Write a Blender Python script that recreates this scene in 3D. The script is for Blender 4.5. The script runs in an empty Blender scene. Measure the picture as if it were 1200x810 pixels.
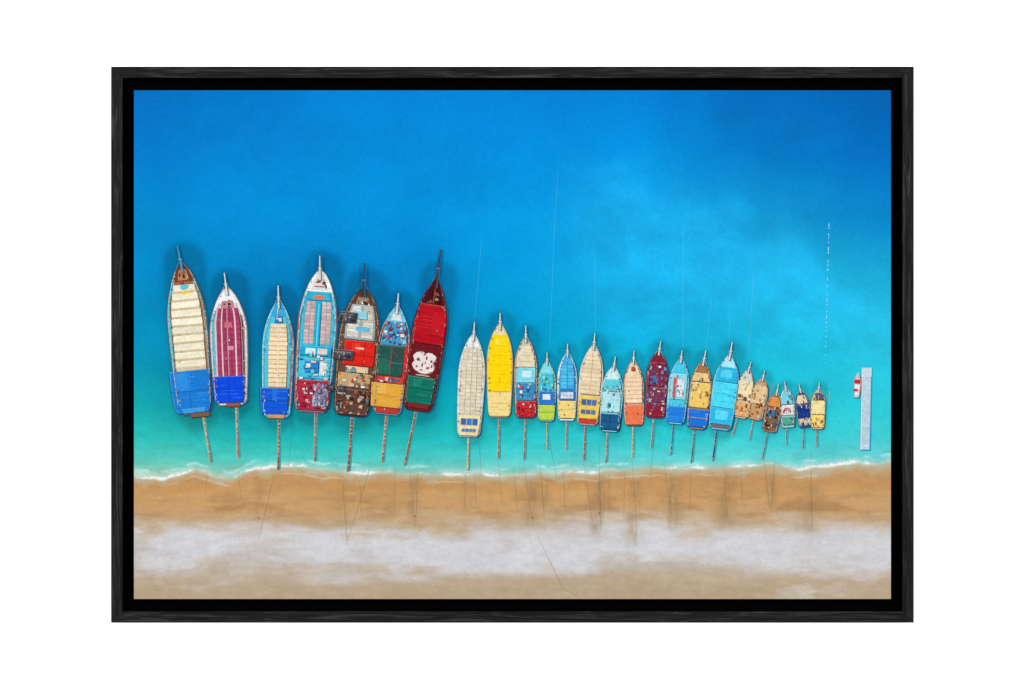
import bpy, math, random
import numpy as np
random.seed(7)
RS=np.random.RandomState(11)
CX,CY=600.0,405.0
MM=0.001
ZOOM=None
def s2l(c):
    c=np.asarray(c,dtype=float)/255.0
    c=np.clip(c,0,1)
    return np.where(c<=0.04045,c/12.92,((c+0.055)/1.055)**2.4)
# ---------------------------------------------------------------- noise
TAB=RS.rand(256,256)
def vnoise(x,y,seed=0):
    x=np.asarray(x,float)+seed*17.31; y=np.asarray(y,float)+seed*9.77
    xi=np.floor(x).astype(int); yi=np.floor(y).astype(int)
    fx=x-xi; fy=y-yi
    fx=fx*fx*fx*(fx*(fx*6-15)+10); fy=fy*fy*fy*(fy*(fy*6-15)+10)
    a=TAB[xi%256,yi%256]; b=TAB[(xi+1)%256,yi%256]
    c=TAB[xi%256,(yi+1)%256]; d=TAB[(xi+1)%256,(yi+1)%256]
    return (a*(1-fx)+b*fx)*(1-fy)+(c*(1-fx)+d*fx)*fy
def fbm(x,y,o=5,seed=0):
    s=0;a=.5;t=0
    ca,sa=math.cos(.6),math.sin(.6)
    x=np.asarray(x,float); y=np.asarray(y,float)
    for i in range(o):
        s=s+a*vnoise(x,y,seed+i*3); t+=a; a*=.5
        x,y=(x*ca-y*sa)*2.03,(x*sa+y*ca)*2.03
    return s/t
def streak(x,y,o=5,seed=0):
    s=0;a=.5;t=0
    for i in range(o):
        s=s+a*vnoise(x*2.1**i,y*1.9**i,seed+i*3); t+=a; a*=.5
    return s/t
def sstep(a,b,x):
    t=np.clip((x-a)/(b-a),0,1); return t*t*(3-2*t)
# ---------------------------------------------------------------- boats data
BO=[
 dict(n='a',b=(213,307),s=(229,486),w=23.5,tip=(208,288),g=(247,542),gs=(238,486)),
 dict(n='b',b=(266,336),s=(271,475),w=22,tip=(263,320),g=(279,538),gs=(277,475)),
 dict(n='c',b=(327,352),s=(324,490),w=19,tip=(326,335),g=(326,551),gs=(327,489)),
 dict(n='d',b=(376,317),s=(365,483),w=23,tip=(375,300),g=(369,541),gs=(370,482)),
 dict(n='e',b=(427,338),s=(411,488),w=24,tip=(427,308),g=(408,553),gs=(413,487)),
 dict(n='f',b=(466,359),s=(453,486),w=19.5,tip=(467,344),g=(448,542),gs=(453,486)),
 dict(n='g',b=(512,326),s=(489,482),w=20.5,tip=(517,292),g=(474,546),gs=(488,480)),
 dict(n='h',b=(555,391),s=(549,512),w=15.8,tip=(556,378),g=(548,552),gs=(549,511)),
 dict(n='i',b=(586,379),s=(585,489),w=15.2,tip=(586,367),g=(584,538),gs=(585,489)),
 dict(n='j',b=(616,395),s=(616,490),w=13.8,tip=(616,382),g=(614,540),gs=(616,489)),
 dict(n='k',b=(641,423),s=(640,494),w=11.2,tip=(641,413),g=(641,528),gs=(641,493)),
 dict(n='l',b=(665,413),s=(664,493),w=11.8,tip=(665,403),g=(663,529),gs=(664,492)),
 dict(n='m',b=(696,404),s=(688,498),w=14,tip=(697,391),g=(684,541),gs=(686,497)),
 dict(n='n',b=(719,429),s=(714,506),w=13.4,tip=(721,418),g=(710,543),gs=(712,505)),
 dict(n='o',b=(742,422),s=(743,499),w=12.2,tip=(743,411),g=(741,537),gs=(742,498)),
 dict(n='p',b=(772,411),s=(767,490),w=13.2,tip=(774,400),g=(763,526),gs=(766,489)),
 dict(n='q',b=(798,420),s=(791,497),w=12.4,tip=(799,411),g=(786,534),gs=(789,496)),
 dict(n='r',b=(824,423),s=(816,503),w=13,tip=(827,411),g=(810,543),gs=(814,502)),
 dict(n='s',b=(855,416),s=(843,504),w=15.6,tip=(858,401),g=(835,541),gs=(840,503)),
 dict(n='t',b=(877,433),s=(867,490),w=10.2,tip=(880,424),g=(858,511),gs=(865,489)),
 dict(n='u',b=(894,443),s=(884,492),w=9.8,tip=(896,434),g=(878,517),gs=(883,491)),
 dict(n='v',b=(910,461),s=(901,506),w=9.8,tip=(912,450),g=(893,539),gs=(900,505)),
 dict(n='w',b=(921,455),s=(924,501),w=9.2,tip=(919,447),g=(921,523),gs=(922,500)),
 dict(n='x',b=(938,458),s=(944,501),w=8.6,tip=(936,450),g=(941,527),gs=(942,500)),
 dict(n='y',b=(959,456),s=(958,503),w=8.8,tip=(960,448),g=(957,525),gs=(957,502)),
]
# ---------------------------------------------------------------- the printed sea / sand tones
gx=np.array([157,300,450,600,750,900,1044.])
gy=np.array([106,180,250,320,380,430,480,515,538,556.])
G=np.array([
 [(2,110,190),(0,122,204),(0,130,212),(0,132,216),(0,128,214),(0,116,202),(0,106,192)],
 [(0,124,204),(0,134,212),(0,140,218),(0,142,222),(0,144,222),(0,132,214),(0,118,204)],
 [(0,140,210),(0,142,214),(0,144,218),(0,152,224),(14,164,228),(18,166,230),(4,146,220)],
 [(0,142,204),(0,132,198),(0,134,202),(0,154,218),(16,172,228),(28,184,232),(26,182,232)],
 [(0,144,194),(0,116,168),(0,122,176),(0,156,208),(10,172,218),(26,188,226),(36,194,230)],
 [(6,150,184),(0,124,162),(0,130,170),(0,162,200),(12,178,210),(26,190,218),(40,198,226)],
 [(20,174,182),(8,152,166),(8,162,176),(14,184,196),(22,190,204),(32,196,212),(46,202,216)],
 [(46,194,188),(34,186,182),(36,192,188),(42,202,204),(48,202,206),(56,204,210),(66,206,212)],
 [(92,204,190),(76,198,188),(76,202,196),(84,208,206),(90,206,206),(98,208,206),(108,208,210)],
 [(160,206,186),(146,202,186),(144,204,190),(150,206,194),(156,206,196),(160,206,198),(164,206,200)]],float)
def grid(x,y):
    ix=np.clip(np.searchsorted(gx,x)-1,0,len(gx)-2); iy=np.clip(np.searchsorted(gy,y)-1,0,len(gy)-2)
    fx=np.clip((x-gx[ix])/(gx[ix+1]-gx[ix]),0,1)[...,None]; fy=np.clip((y-gy[iy])/(gy[iy+1]-gy[iy]),0,1)[...,None]
    fx=fx*fx*(3-2*fx)*.6+fx*.4
    return (G[iy,ix]*(1-fx)+G[iy,ix+1]*fx)*(1-fy)+(G[iy+1,ix]*(1-fx)+G[iy+1,ix+1]*fx)*fy
SX=np.array([157,190,212,230,250,268,300,340,370,430,500,540,600,680,760,850,900,930,960,1000,1044.])
SY=np.array([557,561,555,551,559,560,549,546,551,553,555,557,556,553,548,547,543,549,548,543,543.])
def shore(x):
    x=np.asarray(x,float)
    return np.interp(x,SX,SY)+ (fbm(x/22,x*0+3.3,4,5)-.5)*6
def mix(a,b,m): return a*(1-m[...,None])+np.asarray(b,float)*m[...,None]
def tone(x,y):
    x=np.asarray(x,float); y=np.asarray(y,float)
    wx=x+(fbm(x/70,y/70,4,1)-.5)*60; wy=y+(fbm(x/70,y/70,4,2)-.5)*30*np.clip((545-y)/80,0,1)
    c=grid(wx,wy)
    line=np.interp(x,[600,680,760,840,900,970,1044],[110,160,200,238,262,300,345])
    m=sstep(-8,46,y-line+(fbm(x/60,y/60,5,8)-.5)*80)*sstep(630,730,x+(fbm(x/50,y/50,3,4)-.5)*60)
    dark=1-m
    c=c*(1-0.08*dark*sstep(740,880,x)*sstep(420,330,y))[...,None]
    c=mix(c,(40,182,240),0.34*m*sstep(440,330,y))
    mt=(fbm(x/26,y/20,5,14)-.5)*m*sstep(470,400,y)
    c=c*(1+0.12*mt)[...,None]
    n=(fbm(x/60,y/46,4,12)-.5)
    c=c*(1+0.10*n)[...,None]
    rp=(fbm(x/3.2,y/2.4,3,21)-.5)
    c=c*(1+0.04*rp)[...,None]+ (rp*4)[...,None]
    sb=(streak(x/26,y/7,4,25)-.5)*sstep(470,540,y)
    c=c*(1+0.14*sb)[...,None]
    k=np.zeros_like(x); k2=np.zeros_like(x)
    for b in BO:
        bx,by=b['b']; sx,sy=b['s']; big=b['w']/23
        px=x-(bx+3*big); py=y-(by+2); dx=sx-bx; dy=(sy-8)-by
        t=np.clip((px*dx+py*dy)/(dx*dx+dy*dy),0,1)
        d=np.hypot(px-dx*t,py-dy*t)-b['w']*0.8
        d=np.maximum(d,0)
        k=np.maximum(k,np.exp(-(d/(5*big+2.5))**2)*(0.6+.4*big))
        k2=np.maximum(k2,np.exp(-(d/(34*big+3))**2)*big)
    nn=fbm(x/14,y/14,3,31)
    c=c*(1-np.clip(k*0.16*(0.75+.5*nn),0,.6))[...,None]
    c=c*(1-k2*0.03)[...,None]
    # sand
    s=shore(x)
    b1=(fbm(x/90,y/16,5,41)-.5); b2=(streak(x/16,y/4,4,43)-.5)
    yy=y+b1*18
    ky=np.array([545,556,566,580,596,610,624,642,660,678,690,702.])
    kc=np.array([(190,162,124),(192,150,102),(194,147,94),(204,158,104),(197,157,110),(194,168,134),(191,182,170),(192,187,182),(190,180,170),(187,168,144),(185,163,134),(184,162,132)],float)
    sand=np.stack([np.interp(yy,ky,kc[:,i]) for i in range(3)],-1)
    wm=sstep(0.34,0.68,.5*fbm(x/60,y/26,5,51)+.5*streak(x/80,y/18,5,52)+0.17*np.exp(-((y-642)/24)**2)-.01)
    wm=wm*sstep(588,632,y+b1*44)*(0.10+0.90*sstep(692,654,y+b1*50-12*sstep(900,1000,x)-8*sstep(350,170,x)))
    sand=mix(sand,(214,215,222),0.80*wm)
    gp=sstep(.52,.74,fbm(x/40,y/15,5,54))*sstep(600,614,y)*sstep(640,620,y)
    sand=mix(sand,(190,156,112),.50*gp)
    gq=sstep(.52,.74,fbm(x/50,y/16,5,55))*sstep(644,660,y)*sstep(700,680,y)
    sand=mix(sand,(186,164,136),.45*gq)
    wm2=sstep(.55,.7,fbm(x/40,y/12,5,57))*sstep(650,690,y)*sstep(860,960,x)
    sand=mix(sand,(212,208,208),.5*wm2)
    dk=sstep(0.46,0.72,fbm(x/44,y/11,5,61))*np.exp(-((y-594)/17)**2)
    sand=mix(sand,(164,124,80),.55*dk)
    for cx_,w_,y0,y1,st in [(303,7,556,612,.16),(405,9,560,622,.16),(485,7,556,606,.34),(547,8,556,600,.16),(624,8,556,612,.38),(641,5,556,600,.2),(702,9,560,626,.38),(745,8,560,640,.22),(790,9,556,618,.32),(852,10,556,614,.36),(905,6,556,598,.3),(950,12,570,624,.3)]:
        mk=np.exp(-((x-cx_-(y-570)*-.06)/w_)**2)*sstep(y0-4,y0+8,y)*sstep(y1+12,y1-12,y)*fbm(x/4,y/14,3,int(cx_))*2
        sand=mix(sand,(146,118,84),np.clip(mk*st,0,.8))
    sand=sand*(1+0.07*b2+0.06*(fbm(x/2.2,y/1.6,2,71)-.5)+.05*(fbm(x/9,y/7,3,72)-.5))[...,None]
    film=sstep(14,1,y-s+(fbm(x/14,y/10,3,77)-.5)*14)
    sand=mix(sand,(186,196,180),.62*film)
    edge=sstep(-5,4,y-s+(fbm(x/6,y/6,3,79)-.5)*4)
    c=c*(1-edge)[...,None]+sand*edge[...,None]
    fn=fbm(x/16,y/6,4,81); fine=fbm(x/2.0,y/1.6,3,83); brk=fbm(x/34,y/30,3,85)
    f=np.exp(-((y-s-0.3+(fine-.5)*2.5)/(0.5+1.8*fn))**2)*sstep(.26,.60,fn)*(.2+1.1*fine)*(.30+.8*sstep(.38,.60,brk))
    s2=s-6-4*fbm(x/30,x*0,3,87)
    f2=np.exp(-((y-s2)/1.8)**2)*sstep(.5,.7,fbm(x/24,y/9,4,89))*.45*(.4+1.2*fine)
    s3=s+9+5*(fbm(x/28,x*0,3,93)-.5)
    f3=np.exp(-((y-s3)/0.9)**2)*sstep(.42,.62,fbm(x/30,y/30,3,95))*.3
    s4=s-2.5
    f4=np.exp(-((y-s4)/4.0)**2)*.30*(.3+1.4*fine)*sstep(.3,.6,brk)
    c=mix(c,(243,248,248),np.clip(f*1.15+f2+f3+f4,0,.92))
    return np.clip(c,0,255)
# ---------------------------------------------------------------- materials
def new_mat(name):
    m=bpy.data.materials.new(name); m.use_nodes=True
    return m,m.node_tree.nodes,m.node_tree.links,m.node_tree.nodes['Principled BSDF']
K=0.92
def ink(name,grain,sc):
    m,N,L,P=new_mat(name)
    a=N.new('ShaderNodeAttribute'); a.attribute_name='Col'
    tc=N.new('ShaderNodeTexCoord')
    n1=N.new('ShaderNodeTexNoise'); n1.inputs['Scale'].default_value=sc; n1.inputs['Detail'].default_value=3
    L.new(tc.outputs['Object'],n1.inputs['Vector'])
    mr=N.new('ShaderNodeMapRange'); mr.inputs['From Min'].default_value=.25; mr.inputs['From Max'].default_value=.75
    mr.inputs['To Min'].default_value=K*(1-grain); mr.inputs['To Max'].default_value=K*(1+grain)
    L.new(n1.outputs['Fac'],mr.inputs['Value'])
    vm=N.new('ShaderNodeVectorMath'); vm.operation='SCALE'
    L.new(a.outputs['Color'],vm.inputs[0]); L.new(mr.outputs[0],vm.inputs['Scale'])
    L.new(vm.outputs[0],P.inputs['Base Color'])
    P.inputs['Roughness'].default_value=.75; P.inputs['Specular IOR Level'].default_value=.04
    w=N.new('ShaderNodeTexNoise'); w.inputs['Scale'].default_value=1400
    L.new(tc.outputs['Object'],w.inputs['Vector'])
    bp=N.new('ShaderNodeBump'); bp.inputs['Strength'].default_value=.05; bp.inputs['Distance'].default_value=.0002
    L.new(w.outputs['Fac'],bp.inputs['Height']); L.new(bp.outputs[0],P.inputs['Normal'])
    return m
INK=ink('printed_ink_boats',.14,320); INKS=ink('printed_ink_sea',.02,300)
def wood():
    m,N,L,P=new_mat('black_stained_wood')
    tc=N.new('ShaderNodeTexCoord'); oi=N.new('ShaderNodeObjectInfo')
    ad=N.new('ShaderNodeVectorMath'); ad.operation='ADD'
    ml=N.new('ShaderNodeMath'); ml.operation='MULTIPLY'; ml.inputs[1].default_value=9
    L.new(oi.outputs['Random'],ml.inputs[0]); L.new(tc.outputs['Object'],ad.inputs[0]); L.new(ml.outputs[0],ad.inputs[1])
    mp=N.new('ShaderNodeMapping'); mp.inputs['Scale'].default_value=(14,220,300)
    L.new(ad.outputs[0],mp.inputs['Vector'])
    n=N.new('ShaderNodeTexNoise'); n.inputs['Scale'].default_value=1; n.inputs['Detail'].default_value=7; n.inputs['Roughness'].default_value=.65; n.inputs['Distortion'].default_value=1.2
    L.new(mp.outputs[0],n.inputs['Vector'])
    cr=N.new('ShaderNodeValToRGB'); e=cr.color_ramp
    e.elements[0].position=.38; e.elements[0].color=(.003,.003,.003,1)
    e.elements[1].position=.69; e.elements[1].color=(.050,.049,.048,1)
    x=e.elements.new(.52); x.color=(.010,.010,.010,1)
    L.new(n.outputs['Fac'],cr.inputs[0]); L.new(cr.outputs[0],P.inputs['Base Color'])
    P.inputs['Roughness'].default_value=.55; P.inputs['Specular IOR Level'].default_value=.10
    bp=N.new('ShaderNodeBump'); bp.inputs['Strength'].default_value=.7; bp.inputs['Distance'].default_value=.0008
    L.new(n.outputs['Fac'],bp.inputs['Height']); L.new(bp.outputs[0],P.inputs['Normal'])
    return m
WOOD=wood()
def flat(name,col,rough=.9,spec=.05,em=0):
    m,N,L,P=new_mat(name)
    tc=N.new('ShaderNodeTexCoord'); n=N.new('ShaderNodeTexNoise'); n.inputs['Scale'].default_value=60
    L.new(tc.outputs['Object'],n.inputs['Vector'])
    mx=N.new('ShaderNodeMixRGB'); mx.inputs[1].default_value=(*[c*.9 for c in col],1); mx.inputs[2].default_value=(*col,1)
    L.new(n.outputs['Fac'],mx.inputs[0]); L.new(mx.outputs[0],P.inputs['Base Color'])
    P.inputs['Roughness'].default_value=rough; P.inputs['Specular IOR Level'].default_value=spec
    if em:
        P.inputs['Emission Color'].default_value=(1,1,1,1); P.inputs['Emission Strength'].default_value=em
    return m
BLACK=flat('matt_black_paint',(.0012,.0012,.0012),.95,.01)
SIDE=flat('black_canvas_edge',(.002,.002,.002),.95,.01)
WHITE=flat('self_lit_white_wall',(.9,.9,.9),.9,.05,1.0)  # emission added to keep the wall pure white, hiding shade around the frame
# ---------------------------------------------------------------- mesh helpers
def link(o): bpy.context.scene.collection.objects.link(o); return o
def mesh_obj(name,verts,faces,mat,cols=None,vcols=None):
    me=bpy.data.meshes.new(name); me.from_pydata([tuple(map(float,v)) for v in verts],[],faces); me.update()
    if vcols is not None:
        at=me.color_attributes.new('Col','FLOAT_COLOR','POINT')
        a=np.ones((len(verts),4),np.float32); a[:,:3]=vcols; at.data.foreach_set('color',a.ravel())
    if cols is not None:
        at=me.color_attributes.new('Col','FLOAT_COLOR','CORNER')
        a=[]
        for f,c in zip(faces,cols):
            small=len(f)<=4
            for _ in f:
                k=random.uniform(.90,1.10) if small else random.uniform(.97,1.03)
                a.append((c[0]*k,c[1]*k,c[2]*k,1))
        at.data.foreach_set('color',np.array(a,np.float32).ravel())
    me.materials.append(mat)
    return link(bpy.data.objects.new(name,me))
def W(x,y,d): return ((x-CX)*MM, -d, (CY-y)*MM)
# ---------------------------------------------------------------- root
root=link(bpy.data.objects.new('framed_canvas_print',None))
root.location=(0.0005,0.0,-0.325)
root['label']='black wooden floating frame holding an aerial print of moored boats'
root['category']='framed picture'
bpy.context.view_layer.update()
def par(o,p):
    bpy.context.view_layer.update()
    o.parent=p; o.matrix_parent_inverse=p.matrix_world.inverted()
XL,XR,YT,YB=157,1044,106,702
cv=[]
for d in (0,-0.018):
    for (x,y) in ((XL,YT),(XR,YT),(XR,YB),(XL,YB)): cv.append(W(x,y,d))
canvas=mesh_obj('stretched_canvas',cv,[(3,2,1,0),(4,5,6,7),(0,1,5,4),(1,2,6,5),(2,3,7,6),(3,0,4,7)],SIDE)
canvas['label']='stretched canvas printed with turquoise sea and sand'
par(canvas,root)
def sheet(name,xs,yfun,d,mat,label):
    nx=len(xs); ny=yfun(xs[:1]).shape[0]
    Y=yfun(xs); X=np.tile(xs,(ny,1))
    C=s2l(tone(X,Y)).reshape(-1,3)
    V=np.stack([(X-CX)*MM,np.full_like(X,-d),(CY-Y)*MM],-1).reshape(-1,3)
    F=[(j*nx+i,(j+1)*nx+i,(j+1)*nx+i+1,j*nx+i+1) for j in range(ny-1) for i in range(nx-1)]
    o=mesh_obj(name,V,F,mat,vcols=C); o['label']=label; par(o,canvas); return o
xs=np.linspace(XL,XR,880)
def ysea(x):
    t=np.concatenate([np.linspace(0,.93,270),np.linspace(.93,1,40)[1:]])[:,None]
    return YT+(shore(x)[None,:]-YT)*t
def ybeach(x):
    t=np.concatenate([np.linspace(0,.12,24),np.linspace(.12,1,150)[1:]])[:,None]; s=shore(x)[None,:]
    return s+(YB-s)*t
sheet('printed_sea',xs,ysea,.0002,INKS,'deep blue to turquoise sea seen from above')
sheet('printed_beach',xs,ybeach,.0002,INKS,'tan sand with pale drifts and thin foam')
# ---------------------------------------------------------------- painter
class Pt:
    def __init__(s,d0=.0004): s.v=[];s.f=[];s.c=[];s.d=d0
    def poly(s,pts,col,jit=0,step=.00002):
        s.d+=step; i=len(s.v)
        a=0
        for k in range(len(pts)):
            x1,y1=pts[k];x2,y2=pts[(k+1)%len(pts)]; a+=x1*y2-x2*y1
        if a>0: pts=pts[::-1]
        for (x,y) in pts: s.v.append(W(x,y,s.d))
        s.f.append(tuple(range(i,i+len(pts))))
        k=1+random.uniform(-jit,jit)
        s.c.append(s2l([min(255,q*k) for q in col]))
    def line(s,p,q,w,col,w2=None,step=.00002):
        w2=w if w2 is None else w2
        dx,dy=q[0]-p[0],q[1]-p[1]; L=math.hypot(dx,dy) or 1; nx,ny=-dy/L,dx/L
        s.poly([(p[0]+nx*w/2,p[1]+ny*w/2),(q[0]+nx*w2/2,q[1]+ny*w2/2),(q[0]-nx*w2/2,q[1]-ny*w2/2),(p[0]-nx*w/2,p[1]-ny*w/2)],col,step=step)
    def make(s,name,label):
        o=mesh_obj(name,s.v,s.f,INK,cols=s.c); o['label']=label; par(o,canvas); return o
def prof(t,blunt=.83,pw=.66):
    if t<.40: return math.sin(max(0,t)/.40*math.pi/2)**pw
    r=1-(1-blunt)*((t-.40)/.60)**2.0
    if t>.95: r*=math.sqrt(max(0,1-((t-.95)/.05)**2*.50))
    return r
def blend(a,b,k): return tuple(a[i]*(1-k)+b[i]*k for i in range(3))
class Boat(Pt):
    def __init__(s,b,blunt=.83,pw=.66):
        super().__init__(); s.b=b; s.bl=blunt; s.pw=pw; s.deckc=(120,90,70)
        bx,by=b['b'];sx,sy=b['s']; s.L=math.hypot(sx-bx,sy-by); s.a=((sx-bx)/s.L,(sy-by)/s.L); s.p=(s.a[1],-s.a[0])
    def P(s,u,t):
        return (s.b['b'][0]+s.a[0]*s.L*t+s.p[0]*u*s.b['w'], s.b['b'][1]+s.a[1]*s.L*t+s.p[1]*u*s.b['w'])
    def pf(s,t): return prof(t,s.bl,s.pw)
    def sec(s,t0,t1,col,k=1.0,n=22,tt=None,off=(0,0),u0=-1,u1=1):
        ts=[t0+(t1-t0)*i/n for i in range(n+1)]
        q=lambda t:(t if tt is None else min(1,max(0,(t-tt[0])/(tt[1]-tt[0]))))
        R=[s.P(s.pf(q(t))*k*u1,t) for t in ts]; Lf=[s.P(s.pf(q(t))*k*u0,t) for t in ts]
        pts=R+Lf[::-1]
        if q(t0)<=0.0001: pts=R+Lf[::-1][:-1]
        s.poly([(x+off[0],y+off[1]) for x,y in pts],col)
    def quad(s,u0,u1,t0,t1,off=(0,0)):
        n=max(1,int((t1-t0)/.04)); R=[];Lf=[]
        for i in range(n+1):
            t=t0+(t1-t0)*i/n; k=min(1,s.pf(min(t,.985))*1.04)
            R.append(s.P(u1*k,t)); Lf.append(s.P(u0*k,t))
        return [(x+off[0],y+off[1]) for x,y in R+Lf[::-1]]
    def r(s,u0,u1,t0,t1,col,sh=True,jit=.03):
        if sh: s.poly(s.quad(u0,u1,t0,t1,(.9,.9)),blend(col,(30,26,30),.60))
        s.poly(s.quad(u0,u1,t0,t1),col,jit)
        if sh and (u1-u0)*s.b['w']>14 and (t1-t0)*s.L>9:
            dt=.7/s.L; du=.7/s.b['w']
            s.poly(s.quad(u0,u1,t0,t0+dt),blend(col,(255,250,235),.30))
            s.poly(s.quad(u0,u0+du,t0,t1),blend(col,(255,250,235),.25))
            n=int((t1-t0)*s.L/4)
            for i in range(n):
                t=t0+(t1-t0)*(i+random.uniform(.2,.8))/n; a=random.uniform(u0,u1-.3*(u1-u0)); b=min(u1,a+random.uniform(.2,.7)*(u1-u0))
                s.poly(s.quad(a,b,t,t+random.uniform(.6,1.6)/s.L),blend(col,random.choice([(255,250,240),(20,20,30)]),random.uniform(.05,.14)),step=.00001)
    def stripes(s,t0,t1,n,ca,cb,k=.7,gap=.22,mid=None):
        for i in range(n):
            a=t0+(t1-t0)*i/n; b=t0+(t1-t0)*(i+1-gap)/n
            w=min(s.pf(a),s.pf(b))*k*random.uniform(.97,1.02)
            s.poly([s.P(-w,a),s.P(w,a),s.P(w,b),s.P(-w,b)],ca,.03)
            s.poly([s.P(-w,b-.2*(b-a)),s.P(w,b-.2*(b-a)),s.P(w,b),s.P(-w,b)],blend(ca,cb,.6),.03)
    def cells(s,u0,u1,t0,t1,nu,nt,col,line,jit=.08,g=.14):
        line=blend(line,col,.35)
        s.r(u0,u1,t0,t1,line,sh=False)
        for i in range(nu):
            for j in range(nt):
                a=u0+(u1-u0)*(i+g/2)/nu; b=u0+(u1-u0)*(i+1-g/2)/nu
                c=t0+(t1-t0)*(j+g/2)/nt; d=t0+(t1-t0)*(j+1-g/2)/nt
                s.poly(s.quad(a,b,c,d),col,jit,step=.00001)
    def clutter(s,u0,u1,t0,t1,n,cols):
        # irregular deck gear: benches, crates, hatches, mats
        for _ in range(n):
            a=random.uniform(u0,u1); t=random.uniform(t0,t1); w=random.uniform(.05,.26); h=random.uniform(1.2,4.5)/s.L
            b=min(u1,a+w); e=min(t1,t+h)
            if b-a<.04 or e-t<.6/s.L: continue
            c=random.choice(cols)
            q=s.quad(a,b,t,e); sk=random.uniform(-.6,.6)
            q=[(x+(sk if i<2 else 0),y+(0 if i%2 else sk*.5)) for i,(x,y) in enumerate(q)]
            s.poly([(x+.6,y+.6) for x,y in q],blend(c,(20,20,26),.65),step=.00001)
            s.poly(q,c,.10,step=.00001)
    def ell(s,u,t,ru,rt,col,n=20,wob=0):
        s.poly([s.P(u+ru*math.cos(i*2*math.pi/n)*(1+random.uniform(-wob,wob)),t+rt*math.sin(i*2*math.pi/n)*(1+random.uniform(-wob,wob))) for i in range(n)],col)
    def hull(s,edge,rim,deck,e=.8,r=2.2):
        w=s.b['w']; s.deckc=deck
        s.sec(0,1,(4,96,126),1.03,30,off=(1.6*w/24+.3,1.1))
        s.sec(0,1,edge,1.0,40)
        k=1-e/w; s.sec(.010,.993,rim,k,38,tt=(.010,.993))
        # sunlit left bulwark, shaded right bulwark
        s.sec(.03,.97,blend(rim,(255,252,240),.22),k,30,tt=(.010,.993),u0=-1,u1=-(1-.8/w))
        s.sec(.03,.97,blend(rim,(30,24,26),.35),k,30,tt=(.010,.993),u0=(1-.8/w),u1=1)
        k2=1-(e+r*min(1,w/16))/w
        t=.05
        while t<.95:
            for sg in(-1,1):
                a,b=(k2,k) if sg>0 else (-k,-k2)
                if random.random()<.5: s.poly([s.P(a*s.pf(t),t),s.P(b*s.pf(t),t),s.P(b*s.pf(t+.012),t+.012),s.P(a*s.pf(t+.012),t+.012)],blend(rim,random.choice([edge,deck,(250,250,245)]),random.uniform(.12,.40)),step=.00001)
            t+=random.uniform(2,5)/s.L
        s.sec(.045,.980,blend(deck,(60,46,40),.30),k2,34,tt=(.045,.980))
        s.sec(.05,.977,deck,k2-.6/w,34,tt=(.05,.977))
    def rails(s,col,k=.93):
        t=.06
        while t<.93:
            dt=random.uniform(.02,.05)
            for sg in (-1,1):
                if random.random()<.7:
                    s.line(s.P(sg*s.pf(t)*k,t),s.P(sg*s.pf(t+dt)*k,t+dt),.5,blend(col,s.deckc,.2),step=.00001)
            t+=dt+random.uniform(.004,.015)
    def specks(s,n,pal,k=.9,t0=.06,t1=.97,big=1.0):
        for _ in range(n):
            t=random.uniform(t0,t1)
            u=random.uniform(-.7,.7) if random.random()<.10 else random.choice((-1,1))*random.uniform(.84,1.0)
            u*=s.pf(t)*k
            a=random.uniform(.25,.7)*big/s.b['w']; b=random.uniform(.3,1.5)*big/s.L; q=random.uniform(-.6,.6)*a
            s.poly([s.P(u-a,t-b),s.P(u+a+q,t-b*.7),s.P(u+a,t+b),s.P(u-a+q,t+b*.8)],blend(random.choice(pal),s.deckc,.40),.12,step=.00001)
    def mast(s,col=(226,216,196),w=2.2):
        x,y=s.b['tip']; q=s.P(0,.07)
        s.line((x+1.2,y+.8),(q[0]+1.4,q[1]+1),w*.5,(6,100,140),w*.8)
        s.line((x,y),q,w*.45,col,w*.95)
        m=((x*.5+q[0]*.5),(y*.5+q[1]*.5)); s.line((m[0]-w*.9,m[1]),(m[0]+w*.9,m[1]+.4),.8,blend(col,(230,232,230),.5))
        for sg in (-1,1): s.line(m,s.P(sg*s.pf(.06)*.9,.06),.35,blend(col,(120,190,210),.4))
    def gang(s,col=(150,118,84),w=2.4,slat=(92,70,50)):
        p=s.b['gs'];q=s.b['g']
        f=s.b['w']/19; w=max(1.3,w*min(1,f))
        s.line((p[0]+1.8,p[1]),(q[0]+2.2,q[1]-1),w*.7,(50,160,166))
        s.line(p,q,w,[c*.66 for c in col],w)
        s.line(p,q,w*.6,col,w*.6)
        L=math.hypot(q[0]-p[0],q[1]-p[1]); n=int(L/2.2)
        for i in range(n):
            t=(i+.5)/n; x=p[0]+(q[0]-p[0])*t; y=p[1]+(q[1]-p[1])*t
            s.line((x-w*.36,y),(x+w*.36,y),random.uniform(.6,1.5),random.choice([blend(col,slat,.6),blend(col,(232,222,204),.7),blend(col,(120,200,200),.55),blend(col,(180,80,60),.4),col]),step=.00001)
        s.line((p[0]-w*.5,p[1]),(q[0]-w*.5,q[1]),.5,blend(col,(236,228,210),.7)) 
    def outrigger(s,t,col,r=1.45):
        s.line(s.P(-r,t),s.P(r,t+.03),.7,col); s.line(s.P(r*.98,t-.12),s.P(r,t+.2),.8,blend(col,(230,220,200),.4))
WD=(120,78,48);WH=(240,243,243)
PALW=[(230,226,216),(225,205,170),(60,46,40),(120,84,56),(50,50,60),(180,80,60)]
PALB=[(230,236,240),(90,190,215),(40,80,130),(30,50,70),(225,200,160),(190,80,70)]
def bo(i,**k): return Boat(BO[i],**k)
made=[]
def fin(s,label,nsp=60,pal=PALW,railc=(232,226,214),mastc=(226,216,196),big=1.0):
    s.rails(railc); s.specks(int(nsp*.9),pal,big=big); s.mast(mastc,2.4*min(1,s.b['w']/20+.15))
    o=s.make('moored_boat',label); made.append(o); return o
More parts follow.
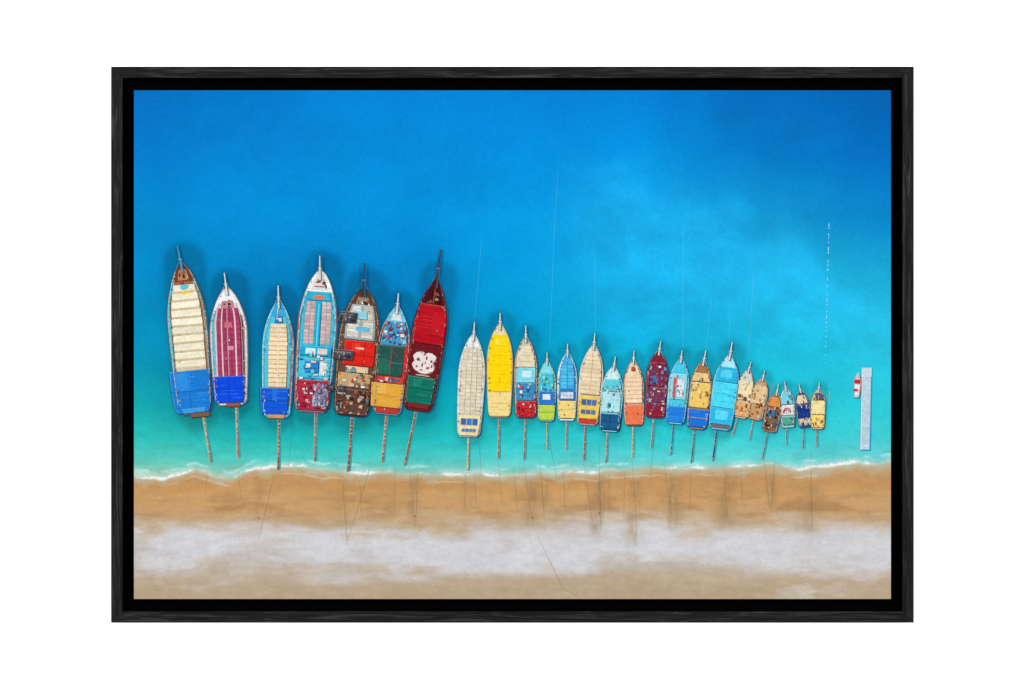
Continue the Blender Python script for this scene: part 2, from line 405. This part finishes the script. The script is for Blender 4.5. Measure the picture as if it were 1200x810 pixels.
# 1 long cream-striped wooden boat
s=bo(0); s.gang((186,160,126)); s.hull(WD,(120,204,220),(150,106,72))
s.sec(.01,.13,(120,56,46),.86,12); s.sec(.05,.12,(184,130,86),.5,8); s.clutter(-.4,.4,.05,.14,7,PALW)
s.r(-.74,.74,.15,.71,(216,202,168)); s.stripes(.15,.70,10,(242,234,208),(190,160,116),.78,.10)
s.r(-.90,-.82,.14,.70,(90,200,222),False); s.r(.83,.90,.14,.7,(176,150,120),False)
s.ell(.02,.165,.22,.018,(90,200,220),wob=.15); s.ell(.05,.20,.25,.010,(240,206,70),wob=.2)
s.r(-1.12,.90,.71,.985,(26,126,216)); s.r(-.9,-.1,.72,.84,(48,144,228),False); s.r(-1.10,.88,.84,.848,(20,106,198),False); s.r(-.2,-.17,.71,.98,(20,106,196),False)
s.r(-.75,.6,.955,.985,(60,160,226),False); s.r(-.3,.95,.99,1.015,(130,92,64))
fin(s,'long wooden boat with cream awnings and blue stern cover',90,mastc=(70,150,180))
# 2
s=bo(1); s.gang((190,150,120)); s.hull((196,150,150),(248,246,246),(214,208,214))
s.sec(.02,.14,WH,.8,10); s.sec(.12,.2,(196,130,144),.5,8); s.clutter(-.35,.35,.10,.18,6,PALW)
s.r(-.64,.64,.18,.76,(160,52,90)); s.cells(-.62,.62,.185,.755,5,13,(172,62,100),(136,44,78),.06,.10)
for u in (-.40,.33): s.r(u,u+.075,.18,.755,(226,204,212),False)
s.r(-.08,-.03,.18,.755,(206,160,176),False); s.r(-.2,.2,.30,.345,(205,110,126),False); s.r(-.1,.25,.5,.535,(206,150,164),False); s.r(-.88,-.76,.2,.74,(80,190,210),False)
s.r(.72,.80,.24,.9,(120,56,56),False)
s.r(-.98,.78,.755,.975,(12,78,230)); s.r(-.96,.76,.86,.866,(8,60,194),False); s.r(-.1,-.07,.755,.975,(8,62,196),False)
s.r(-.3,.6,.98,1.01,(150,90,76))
fin(s,'white-rimmed boat with maroon deck and blue stern cover',70)
# 3
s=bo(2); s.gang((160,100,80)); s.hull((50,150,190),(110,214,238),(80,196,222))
s.sec(.03,.14,(50,174,230),.72,10); s.r(-.3,.3,.13,.19,(40,130,210)); s.clutter(-.4,.4,.07,.18,8,PALB)
s.r(-.56,.56,.2,.74,(222,194,146)); s.stripes(.2,.74,14,(240,222,184),(214,150,90),.58,.12)
s.r(-.03,.03,.2,.74,(245,240,225),False)
s.r(.82,.90,.2,.9,(190,90,74),False)
s.r(-1.05,.72,.745,.965,(20,90,216)); s.r(-1.05,.70,.85,.857,(14,70,184),False); s.r(-.3,.0,.75,.85,(44,114,228),False)
s.r(-.7,.6,.97,1.0,(196,150,104))
fin(s,'turquoise-rimmed boat with straw-coloured awnings and blue cover',70,pal=PALB)
# 4
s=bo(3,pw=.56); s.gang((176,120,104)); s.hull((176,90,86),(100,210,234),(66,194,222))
s.sec(0,.15,(246,246,242),.94,12); s.sec(.06,.14,(220,218,214),.6,8); s.r(-.4,.4,.11,.12,(216,100,90),False); s.clutter(-.5,.5,.06,.13,6,PALW)
s.r(-.7,.7,.16,.21,(50,184,218)); s.ell(0,.19,.3,.014,(230,116,90),wob=.15)
s.cells(-.66,-.14,.22,.52,2,12,(210,174,172),(90,160,190)); s.cells(.18,.70,.22,.52,2,12,(212,180,174),(90,160,190))
s.r(-.1,.14,.22,.6,(28,178,218)); s.r(-.0,.05,.24,.58,(110,218,236),False)
s.r(-.8,.8,.535,.60,(32,170,218)); s.r(-.5,.0,.55,.59,(204,234,242),False); s.r(.1,.6,.55,.59,(228,208,202),False)
s.r(-.8,.8,.62,.76,(70,200,232)); s.r(-.5,.2,.64,.72,(32,134,216)); s.r(.28,.62,.64,.74,(228,238,242),False); s.r(-.42,-.2,.66,.69,(225,235,240),False)
s.r(-.92,.92,.775,.985,(182,44,68)); s.cells(.0,.75,.80,.96,5,6,(130,150,186),(166,50,72),.25)
s.clutter(-.85,.85,.78,.97,44,[(214,120,134),(130,150,190),(150,30,54),(220,200,200),(190,60,70),(90,60,80)]); s.r(-.97,-.90,.3,.98,(210,80,76),False)
s.clutter(-.8,.8,.53,.77,22,[(220,238,244),(30,150,210),(110,220,236),(230,200,190),(20,110,170)])
fin(s,'turquoise boat with white bow and red stern deck',120,pal=PALB,railc=(240,236,230))
# 5
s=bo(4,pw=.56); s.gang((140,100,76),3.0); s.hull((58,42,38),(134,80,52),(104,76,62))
s.sec(.02,.13,(96,64,50),.84,12); s.sec(.07,.13,(160,134,114),.5,8); s.clutter(-.5,.5,.05,.13,8,PALW)
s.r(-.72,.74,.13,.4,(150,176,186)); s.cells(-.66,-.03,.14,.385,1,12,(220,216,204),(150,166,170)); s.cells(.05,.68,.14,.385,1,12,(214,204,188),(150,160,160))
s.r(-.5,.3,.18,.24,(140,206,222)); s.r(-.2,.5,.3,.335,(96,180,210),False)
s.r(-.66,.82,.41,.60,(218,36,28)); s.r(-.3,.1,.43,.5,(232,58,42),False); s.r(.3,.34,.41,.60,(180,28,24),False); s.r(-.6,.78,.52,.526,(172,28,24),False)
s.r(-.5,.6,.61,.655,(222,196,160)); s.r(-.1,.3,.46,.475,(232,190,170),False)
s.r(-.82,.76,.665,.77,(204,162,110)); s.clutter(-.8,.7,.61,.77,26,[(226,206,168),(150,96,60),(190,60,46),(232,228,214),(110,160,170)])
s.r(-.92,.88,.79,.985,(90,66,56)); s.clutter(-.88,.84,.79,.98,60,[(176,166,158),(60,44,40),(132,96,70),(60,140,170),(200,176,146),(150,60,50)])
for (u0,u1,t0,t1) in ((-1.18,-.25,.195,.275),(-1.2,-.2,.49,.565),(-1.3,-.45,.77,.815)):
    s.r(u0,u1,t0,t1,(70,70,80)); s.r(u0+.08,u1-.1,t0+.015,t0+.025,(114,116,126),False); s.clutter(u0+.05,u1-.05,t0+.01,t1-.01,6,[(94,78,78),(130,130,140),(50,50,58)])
fin(s,'brown wooden boat with pale upper deck and red canopy',130,railc=(206,160,116),mastc=(60,50,50))
# 6
s=bo(5); s.gang((180,120,96)); s.hull((60,160,200),(186,66,64),(190,80,76))
s.sec(.0,.14,(120,206,228),.92,12); s.sec(.05,.13,(214,222,222),.5,8)
s.r(-.78,.78,.14,.36,(60,160,206)); s.clutter(-.74,.74,.14,.35,44,[(206,226,232),(210,60,60),(30,110,180),(120,200,226),(230,206,180),(150,40,50)])
s.r(-.92,.66,.365,.64,(34,88,78)); s.r(-.1,.6,.38,.5,(50,76,70),False); s.r(-.86,-.1,.50,.63,(40,106,88),False); s.r(-.1,-.06,.365,.64,(174,54,54),False); s.r(.70,.93,.36,.66,(210,44,44),False)
s.r(-.92,.8,.65,.71,(200,64,56)); s.clutter(-.88,.76,.65,.705,16,[(220,200,190),(60,120,160),(140,40,40)])
s.r(-1.1,.84,.715,.93,(230,170,62)); s.r(-1.08,.82,.82,.828,(200,144,50),False); s.r(-.8,-.2,.73,.81,(234,184,84),False)
s.r(-.9,.8,.94,.985,(186,60,48),False)
fin(s,'blue and red boat with green and orange canopies',100,pal=PALB)
# 7
s=bo(6,pw=.8); s.gang((150,104,80)); s.hull((66,16,24),(116,30,34),(84,18,28),1.2,2.4)
s.sec(.0,.2,(92,18,28),.92,14); s.sec(.07,.19,(66,18,26),.66,10); s.r(-.05,.05,.03,.19,(140,84,62),False); s.clutter(-.6,.6,.10,.19,10,[(150,90,66),(60,14,20),(180,140,110),(110,26,34)])
s.r(-.86,.9,.20,.49,(186,18,32)); s.r(-.82,.88,.225,.23,(156,14,26),False);s.r(-.82,.88,.43,.436,(156,14,26),False); s.r(.1,.84,.25,.42,(196,24,38),False)
s.r(-.8,.8,.50,.74,(110,24,34),False)
# pale shade cloths heaped on the red deck
for (u,t,a,b) in ((-.28,.60,.40,.048),(.26,.598,.38,.042),(-.30,.66,.38,.046),(.20,.665,.42,.044),(-.02,.63,.40,.060),(.0,.70,.36,.020)):
    s.ell(u+.03,t+.004,a,b,(150,110,106),wob=.12); 
for (u,t,a,b) in ((-.28,.60,.38,.044),(.26,.598,.36,.038),(-.30,.66,.36,.042),(.20,.665,.40,.040),(-.02,.63,.40,.056),(.0,.70,.32,.016)):
    s.ell(u,t,a,b,(232,224,218),wob=.12)
for (u,t,a,b) in ((-.36,.615,.09,.012),(.10,.597,.06,.014),(.38,.62,.07,.010),(-.10,.655,.05,.016),(.24,.672,.10,.009),(-.42,.672,.06,.009),(-.05,.575,.08,.007),(.05,.635,.04,.009),(-.14,.692,.09,.006),(.44,.655,.05,.012)): s.ell(u,t,a,b,(158,54,58),wob=.35,n=9)
s.r(-.4,.4,.728,.735,(206,190,170),False)
s.r(-.82,.78,.745,.94,(14,110,92)); s.r(-.8,.74,.83,.838,(10,86,72),False); s.r(-.5,.0,.76,.82,(32,130,108),False); s.r(-.7,.7,.945,.975,(124,36,38),False)
fin(s,'dark red boat with crimson canopy and ragged white awning',90,railc=(190,104,88),mastc=(80,40,42))
# 8
s=bo(7); s.gang((214,180,140)); s.hull((200,210,210),(242,240,230),(216,210,196))
s.sec(.03,.13,WH,.8,10)
s.cells(-.8,.8,.15,.78,4,18,(226,215,190),(196,184,162),.04); s.r(-.08,.08,.05,.15,(210,200,184),False)
s.r(-.84,.84,.79,.985,(238,220,160)); s.cells(-.68,.68,.82,.89,3,1,(60,110,182),(236,218,166)); s.cells(-.6,.6,.92,.955,4,1,(80,128,182),(236,218,166)) 
fin(s,'white boat with sand-coloured gridded awning',46)
# 9
s=bo(8); s.gang((176,110,80)); s.hull((216,186,104),(246,226,140),(248,200,20))
s.sec(.03,.12,(234,216,184),.75,10); s.sec(.12,.72,(254,214,12),.9,20); s.r(-.7,.7,.24,.244,(234,188,14),False); s.r(-.015,.015,.13,.72,(240,194,12),False)
for t in (.34,.44,.54,.63): s.r(-.84,.84,t,t+.006,(238,192,12),False)
s.r(-.45,.3,.16,.23,(255,226,60),False)
s.r(-.94,.94,.72,.985,(240,214,140)); s.r(-.9,.9,.72,.732,(220,176,60),False); s.r(-.7,.7,.85,.857,(220,192,116),False)
fin(s,'bright yellow boat with pale tan stern awning',30)
# 10
s=bo(9); s.gang((160,108,90)); s.hull((126,84,62),(200,162,126),(176,146,120))
s.sec(.03,.14,(216,202,178),.72,10); s.r(-.78,.78,.12,.37,(234,220,188)); s.r(-.5,.5,.22,.227,(206,180,144),False); s.r(-.5,.5,.3,.307,(206,180,144),False)
s.r(-.82,.82,.38,.56,(126,214,232)); s.r(-.3,.5,.42,.5,(198,234,240),False); s.r(-.84,.84,.57,.78,(56,140,190)); s.clutter(-.8,.8,.57,.78,22,[(80,170,210),(30,100,160),(190,70,70),(210,220,226)])
s.r(-.93,.93,.79,.985,(194,34,46)); s.clutter(-.85,.85,.80,.97,14,[(212,60,62),(150,26,38),(220,190,180)])
fin(s,'brown-rimmed boat with cyan canopy and red stern',46,pal=PALB)
# 11
s=bo(10); s.gang((176,140,110)); s.hull((50,156,160),(170,228,160),(90,204,206))
s.sec(.02,.2,(130,224,236),.8,10); s.r(-.7,.7,.2,.5,(70,194,218)); s.clutter(-.66,.66,.2,.49,14,[(136,218,230),(40,140,190),(220,236,236),(120,200,120)])
s.r(-.82,.82,.5,.72,(44,122,210)); s.r(-.4,.4,.55,.64,(218,234,236),False); s.r(-.9,.9,.73,.97,(188,216,76)); s.r(-.84,.84,.84,.855,(126,180,76),False)
fin(s,'small green and cyan boat with blue canopy',32,pal=PALB)
# 12
s=bo(11); s.gang((166,126,104)); s.hull((180,208,218),(242,246,246),(40,144,214))
s.sec(.03,.16,(70,176,228),.75,10); s.r(-.76,.76,.16,.55,(26,142,220)); s.cells(-.70,.70,.18,.53,2,7,(80,190,228),(34,120,200)); s.r(-.8,.8,.56,.70,(46,114,192)); s.cells(-.64,.64,.58,.68,4,2,(218,226,228),(60,120,190))
s.r(-.93,.93,.71,.96,(244,214,126)); s.r(-.88,.88,.83,.838,(220,184,100),False)
fin(s,'white-rimmed blue boat with yellow stern awning',32,pal=PALB)
# 13
s=bo(12); s.gang((170,80,76)); s.hull((210,200,184),(244,238,224),(210,186,148))
s.sec(.02,.14,(230,218,196),.8,10); s.r(-.8,.8,.13,.62,(228,208,170)); s.stripes(.15,.62,9,(234,216,180),(212,184,142),.82,.05); s.r(-.03,.03,.1,.6,(212,178,132),False)
s.r(-.9,.9,.64,.92,(244,208,84)); s.cells(-.66,.66,.68,.76,3,1,(70,104,160),(240,206,100)); s.cells(-.66,.66,.81,.87,3,1,(84,112,160),(240,206,100)); s.r(-.9,.9,.93,.99,(196,60,50),False)
fin(s,'cream boat with yellow cabin roof and blue panels',38)
# 14
s=bo(13); s.gang((160,126,104)); s.hull((70,170,190),(180,236,240),(130,216,226))
s.sec(.03,.2,(210,240,240),.7,10); s.r(-.8,.8,.2,.38,(90,208,224)); s.r(-.78,.78,.4,.70,(170,224,230)); s.clutter(-.74,.74,.22,.69,26,[(226,240,240),(60,180,204),(120,210,224),(210,190,160),(40,130,160)])
s.r(-.98,.94,.73,.97,(20,84,128)); s.cells(-.88,.84,.75,.95,2,2,(30,96,140),(18,70,114),.05)
fin(s,'pale cyan boat with dark blue stern cover',40,pal=PALB)
# 15
s=bo(14); s.gang((196,166,130)); s.hull((118,80,60),(206,162,120),(214,190,154))
s.sec(.04,.2,(234,214,180),.72,10); s.r(-.8,.8,.2,.66,(240,208,170)); s.stripes(.22,.66,7,(242,214,180),(216,160,120),.8,.08); s.r(-.3,.2,.1,.16,(196,84,62)); s.r(-.96,.97,.68,.98,(240,122,80)); s.r(-.9,.94,.82,.828,(218,104,66),False)
fin(s,'brown boat with peach deck and orange cover',32)
# 16
s=bo(15); s.gang((150,130,134)); s.hull((94,24,46),(156,46,74),(130,44,72))
s.sec(.02,.2,(136,36,60),.8,10); s.r(-.8,.8,.18,.52,(140,44,76)); s.r(-.6,.1,.38,.5,(66,120,172),False); s.r(-.84,.84,.54,.76,(120,60,90)); s.r(-.92,.92,.78,.97,(150,34,60)); s.clutter(-.84,.84,.16,.96,60,[(176,80,108),(100,30,60),(90,140,186),(206,170,180),(60,110,160),(186,40,60),(230,220,214)])
fin(s,'maroon boat with crowded blue and red deck',70,pal=PALB+[(180,40,60)]*3,railc=(206,120,120))
# 17
s=bo(16); s.gang((40,100,150)); s.hull((50,160,200),(150,228,242),(70,204,230))
s.sec(.02,.24,(70,200,236),.8,10); s.r(-.76,.76,.24,.62,(150,222,238)); s.r(-.5,-.2,.3,.6,(224,90,84),False); s.r(-.1,.5,.32,.58,(222,238,242),False); s.clutter(-.7,.7,.25,.72,16,[(226,240,244),(60,180,224),(220,100,90),(120,210,232)]); s.r(-.98,.94,.73,.97,(36,126,220)); s.r(-.92,.9,.85,.858,(26,102,198),False)
fin(s,'turquoise boat with pale deck and blue stern cover',36,pal=PALB)
# 18
s=bo(17); s.gang((80,92,112)); s.hull((104,68,46),(214,154,76),(160,112,70))
s.sec(.03,.22,(166,118,76),.76,10); s.r(-.8,.8,.18,.3,(232,202,136)); s.r(-.86,.86,.32,.68,(242,204,108)); s.clutter(-.8,.8,.2,.67,20,[(244,218,150),(214,160,80),(150,100,60),(236,228,206)]); s.r(-1.0,.98,.71,.97,(28,112,212)); s.r(-.96,.94,.83,.838,(206,156,76),False)
fin(s,'wooden boat with yellow canopy and blue stern cover',44)
# 19
s=bo(18); s.gang((26,80,146)); s.hull((30,134,180),(120,222,240),(30,184,232))
s.sec(.02,.16,(176,232,242),.8,10); s.r(-.84,.84,.16,.36,(40,188,234)); s.r(-.5,.4,.2,.3,(90,212,240),False); s.r(-.9,.92,.37,.7,(74,216,242)); s.r(-.84,.86,.52,.526,(40,184,226),False); s.r(-.94,.94,.71,.92,(40,182,232)); s.r(-.5,.5,.74,.86,(90,212,240),False); s.r(-.84,.84,.93,.98,(120,104,110),False)
fin(s,'bright cyan and blue boat with plain canopy',36,pal=PALB)
# small boats
s=bo(19); s.gang((140,120,106)); s.hull((140,108,82),(232,216,190),(214,184,146)); s.sec(.03,.3,(210,212,202),.7,8); s.r(-.84,.84,.24,.62,(238,216,174)); s.r(-.9,.9,.68,.96,(232,172,108)); s.clutter(-.8,.8,.15,.95,16,[(238,222,192),(190,140,90),(120,90,70),(230,236,230)])
fin(s,'small cream boat with tan canopy',30,big=.8)
s=bo(20); s.outrigger(.2,(110,80,60),1.3); s.gang((140,120,106)); s.hull((128,90,64),(216,168,116),(200,156,110)); s.r(-.86,.86,.18,.62,(230,202,150)); s.clutter(-.86,.86,.16,.95,26,[(210,146,84),(160,100,66),(240,226,196),(110,76,56),(190,70,50)])
fin(s,'small wooden boat with straw-coloured canopy',34,big=.8)
s=bo(21); s.outrigger(.3,(90,70,60),1.35); s.outrigger(.7,(100,90,90),1.25); s.gang((80,84,94)); s.hull((90,66,54),(208,134,76),(140,96,70)); s.r(-.7,.7,.1,.34,(230,146,74)); s.r(-.7,.3,.4,.6,(50,122,164)); s.clutter(-.88,.88,.3,.95,30,[(212,138,78),(100,70,56),(230,210,180),(60,120,150),(60,44,40)])
fin(s,'small cluttered orange and brown fishing boat',55,pal=PALW+[(40,110,150)],big=.9)
s=bo(22); s.gang((80,114,124)); s.hull((60,154,180),(216,236,236),(140,210,218)); s.r(-.74,.74,.14,.4,(126,214,228)); s.r(-.84,.84,.44,.68,(238,228,222)); s.r(-.4,.3,.5,.58,(212,104,132),False); s.r(-.82,.82,.72,.93,(86,170,144)); s.clutter(-.8,.8,.15,.92,18,[(228,232,222),(60,160,190),(214,110,140),(120,90,80)])
fin(s,'small white and cyan boat with pink markings',32,pal=PALB,big=.8)
s=bo(23); s.gang((80,86,100)); s.hull((40,50,92),(70,90,152),(44,66,126)); s.r(-.74,.74,.12,.34,(230,212,168)); s.r(-.88,.88,.38,.72,(30,54,132)); s.r(-.86,.86,.75,.94,(210,198,168)); s.clutter(-.8,.8,.12,.94,18,[(56,88,170),(230,226,210),(70,104,150),(200,160,100)])
fin(s,'small navy blue boat with cream bow deck',32,pal=PALB,big=.8)
s=bo(24); s.outrigger(.16,(150,130,110),1.5); s.gang((100,106,110)); s.hull((136,114,100),(238,220,174),(210,186,134)); s.r(-.74,.74,.1,.26,(74,90,136)); s.r(-.88,.88,.3,.62,(248,230,160)); s.r(-.88,.88,.66,.95,(248,214,112)); s.clutter(-.8,.8,.1,.94,14,[(242,234,202),(216,166,92),(90,100,140),(226,190,110)])
fin(s,'small boat with yellow and cream canopies',30,big=.8)
d=dict(b=(1005.5,436),s=(1003.6,466),w=4.7,tip=(1006,433),g=(0,0),gs=(0,0))
s=Boat(d,blunt=.7,pw=.95); s.hull((190,70,70),(240,240,240),(190,206,214),.5,.8); s.r(-.8,.7,.30,.46,(206,40,50),False); s.r(-.6,.6,.50,.66,(244,244,244),False); s.r(-.9,.2,.66,.76,(206,50,56),False); s.r(-.5,.5,.80,.9,(236,240,244),False); s.specks(8,PALW,big=.5)
s.make('moored_dinghy','small red and white dinghy beside the jetty')
for o in made: o['group']='boats moored along the beach'
# jetty
s=Pt(.0005)
s.poly([(1011,431),(1022.4,431),(1020.4,528.5),(1009,528.5)],(30,146,190))
s.poly([(1010,431),(1021,431),(1019,527),(1008,527)],(178,204,220))
y=432.5
while y<526:
    o_=-(y-431)*2/96
    s.poly([(1010.8+o_,y),(1020.2+o_,y),(1020.2+o_,y+2.5),(1010.8+o_,y+2.5)],(188,212,226),.015,step=.00001); y+=2.7
s.poly([(1009,527),(1008.2,527),(1010.2,431),(1011,431)],(226,238,244))
s.poly([(1009.5,431),(1021.5,431),(1021.4,442),(1009.3,442)],(204,220,230))
s.make('floating_jetty','narrow pale grey floating jetty')
# buoy line
s=Pt(.0005)
y=262
while y<432:
    x=971.5-(y-262)*.028; L=random.choice([1.4,2.2,3.6]) if y<380 else 1.2
    s.line((x,y),(x-.05,y+L),.9,random.choice([(190,230,246),(160,218,242)])); y+=random.choice([5,8,6.5,10])
s.make('buoy_line','dotted line of white swimming buoys')
def rope(pts,w,col,a,label):
    V=[];X=[];Y=[]
    for k in range(len(pts)-1):
        p,q=pts[k],pts[k+1]; n=max(2,int(math.hypot(q[0]-p[0],q[1]-p[1])/6))
        for i in range(n+(k==len(pts)-2)):
            X.append(p[0]+(q[0]-p[0])*i/n);Y.append(p[1]+(q[1]-p[1])*i/n)
    X=np.array(X);Y=np.array(Y); c=tone(X,Y); al=np.full(len(X),a)*np.clip(np.minimum(np.arange(len(X)),np.arange(len(X))[::-1]+2)/4,0,1)
    c=mix(c,col,al); c=s2l(c)
    rope.k+=1; dd=.00028+ (rope.k%12)*.00001
    for x,y in zip(X,Y): V.append(W(x-w/2,y,dd));V.append(W(x+w/2,y,dd))
    F=[(2*i,2*i+2,2*i+3,2*i+1) for i in range(len(X)-1)]
    o=mesh_obj('mooring_line',V,F,INKS,vcols=np.repeat(c,2,axis=0)); o['label']=label; o['group']='mooring lines'; par(o,canvas)
rope.k=0
for p in ([(655,186),(650,260),(644,410)],[(697,282),(698,392)],[(566,262),(556,378)],[(855,336),(855,402)],[(801,250),(800,411)],[(884,300),(877,425)],[(836,330),(827,411)]):
    rope(p,.9,(150,215,240),.26,'thin pale anchor line under the water')
for p in ([(322,552),(311,600),(303,632)],[(401,556),(404,596),(407,640)],[(436,540),(418,600),(405,640)],[(421,555),(424,606)],[(479,546),(484,590),(486,618)],[(490,540),(487,618)],[(463,546),(462,600)],
          [(546,553),(544,600)],[(556,553),(558,590)],[(584,540),(588,590)],[(602,545),(606,596)],[(614,542),(622,600),(626,618)],[(632,530),(638,610)],[(660,545),(662,600)],[(684,543),(694,612)],[(702,520),(704,620)],[(714,545),(714,596)],[(741,538),(746,620),(744,640)],[(732,550),(731,606)],
          [(776,530),(788,610)],[(786,536),(786,600)],[(810,548),(808,600)],[(848,545),(852,606)],[(868,546),(870,590)],[(894,530),(902,596)],[(908,535),(904,596)],[(950,528),(952,622)],[(626,620),(660,690),(682,702)],[(244,545),(240,580)],[(279,540),(282,585)],[(206,470),(252,545)],[(345,480),(338,548)],[(560,500),(564,552)],[(640,494),(652,560)],[(770,488),(762,560)]):
    rope(p,.8,(100,84,68),.19,'thin dark mooring rope running to the sand')
for (x,y,c) in ((486,604,(110,92,76)),(624,606,(110,92,76)),(702,600,(110,92,76)),(303,606,(116,96,80))):
    s=Pt(.00045); s.poly([(x,y),(x+1.2,y+.2),(x+1.0,y+2.0),(x-.2,y+1.6)],c)
    s.make('mooring_post','short dark mooring post on the sand')
# ---------------------------------------------------------------- frame
import bmesh
FD=.006; f=(4-FD)/4
HW=470.5*f*MM; HH=326*f*MM; cz=(405-404)*MM
def rail(hl,ho,rot,name,label):
    y0=-FD; yl=.014; yb=.029; a=.0135*f; led=.036; ch=.0007
    pr=[(y0+ch,0),(y0,ch),(y0,a-ch),(y0+ch,a),(yl,a+.0002),(yl,led),(yb,led),(yb,0)]
    V=[];n=len(pr)
    for sg in(-1,1):
        for (y,d) in pr: V.append((sg*(hl-d-.00008),y,ho-d))
    F=[(i,(i+1)%n,n+(i+1)%n,n+i) for i in range(n)]+[tuple(range(n))[::-1],tuple(range(n,2*n))]
    me=bpy.data.meshes.new(name); me.from_pydata(V,[],F); me.update()
    me.materials.append(WOOD); me.materials.append(BLACK)
    for i in (3,4,5,6): me.polygons[i].material_index=1
    bm=bmesh.new(); bm.from_mesh(me); bmesh.ops.recalc_face_normals(bm,faces=bm.faces); bm.to_mesh(me); bm.free()
    o=link(bpy.data.objects.new(name,me)); o.rotation_euler=(0,rot,0); o.location=(.0005,0,cz); o['label']=label
    par(o,root)
for (hl,ho,r_) in ((HW,HH,0),(HH,HW,math.pi/2),(HW,HH,math.pi),(HH,HW,-math.pi/2)):
    rail(hl,ho,r_,'frame_rail','black stained wood rail with visible grain')
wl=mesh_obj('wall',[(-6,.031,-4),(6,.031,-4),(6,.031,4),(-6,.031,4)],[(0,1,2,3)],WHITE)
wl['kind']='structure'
# ---------------------------------------------------------------- light
w=bpy.data.worlds.new('World'); bpy.context.scene.world=w; w.use_nodes=True
bg=w.node_tree.nodes['Background']; bg.inputs[0].default_value=(1,1,1,1); bg.inputs[1].default_value=.5
from mathutils import Vector
for x,z in((-2.4,.8),(2.4,.8)):
    l=bpy.data.lights.new('softbox','AREA'); l.energy=74; l.size=1.6
    o=link(bpy.data.objects.new('softbox',l)); o.location=(x,-3.6,z)
    o.rotation_euler=(Vector((0,0,0))-o.location).to_track_quat('-Z','Y').to_euler()
cam=bpy.data.cameras.new('camera'); cam.sensor_width=36; cam.lens=120; cam.clip_end=50
co=link(bpy.data.objects.new('camera',cam)); co.location=(0,-4,0); co.rotation_euler=(math.pi/2,0,0)
if ZOOM:
    co.location=((ZOOM[0]-CX)*MM,-4,(CY-ZOOM[1])*MM); cam.lens=120*ZOOM[2]
sc=bpy.context.scene; sc.camera=co
sc.view_settings.view_transform='Standard'; sc.view_settings.look='None'; sc.view_settings.exposure=0
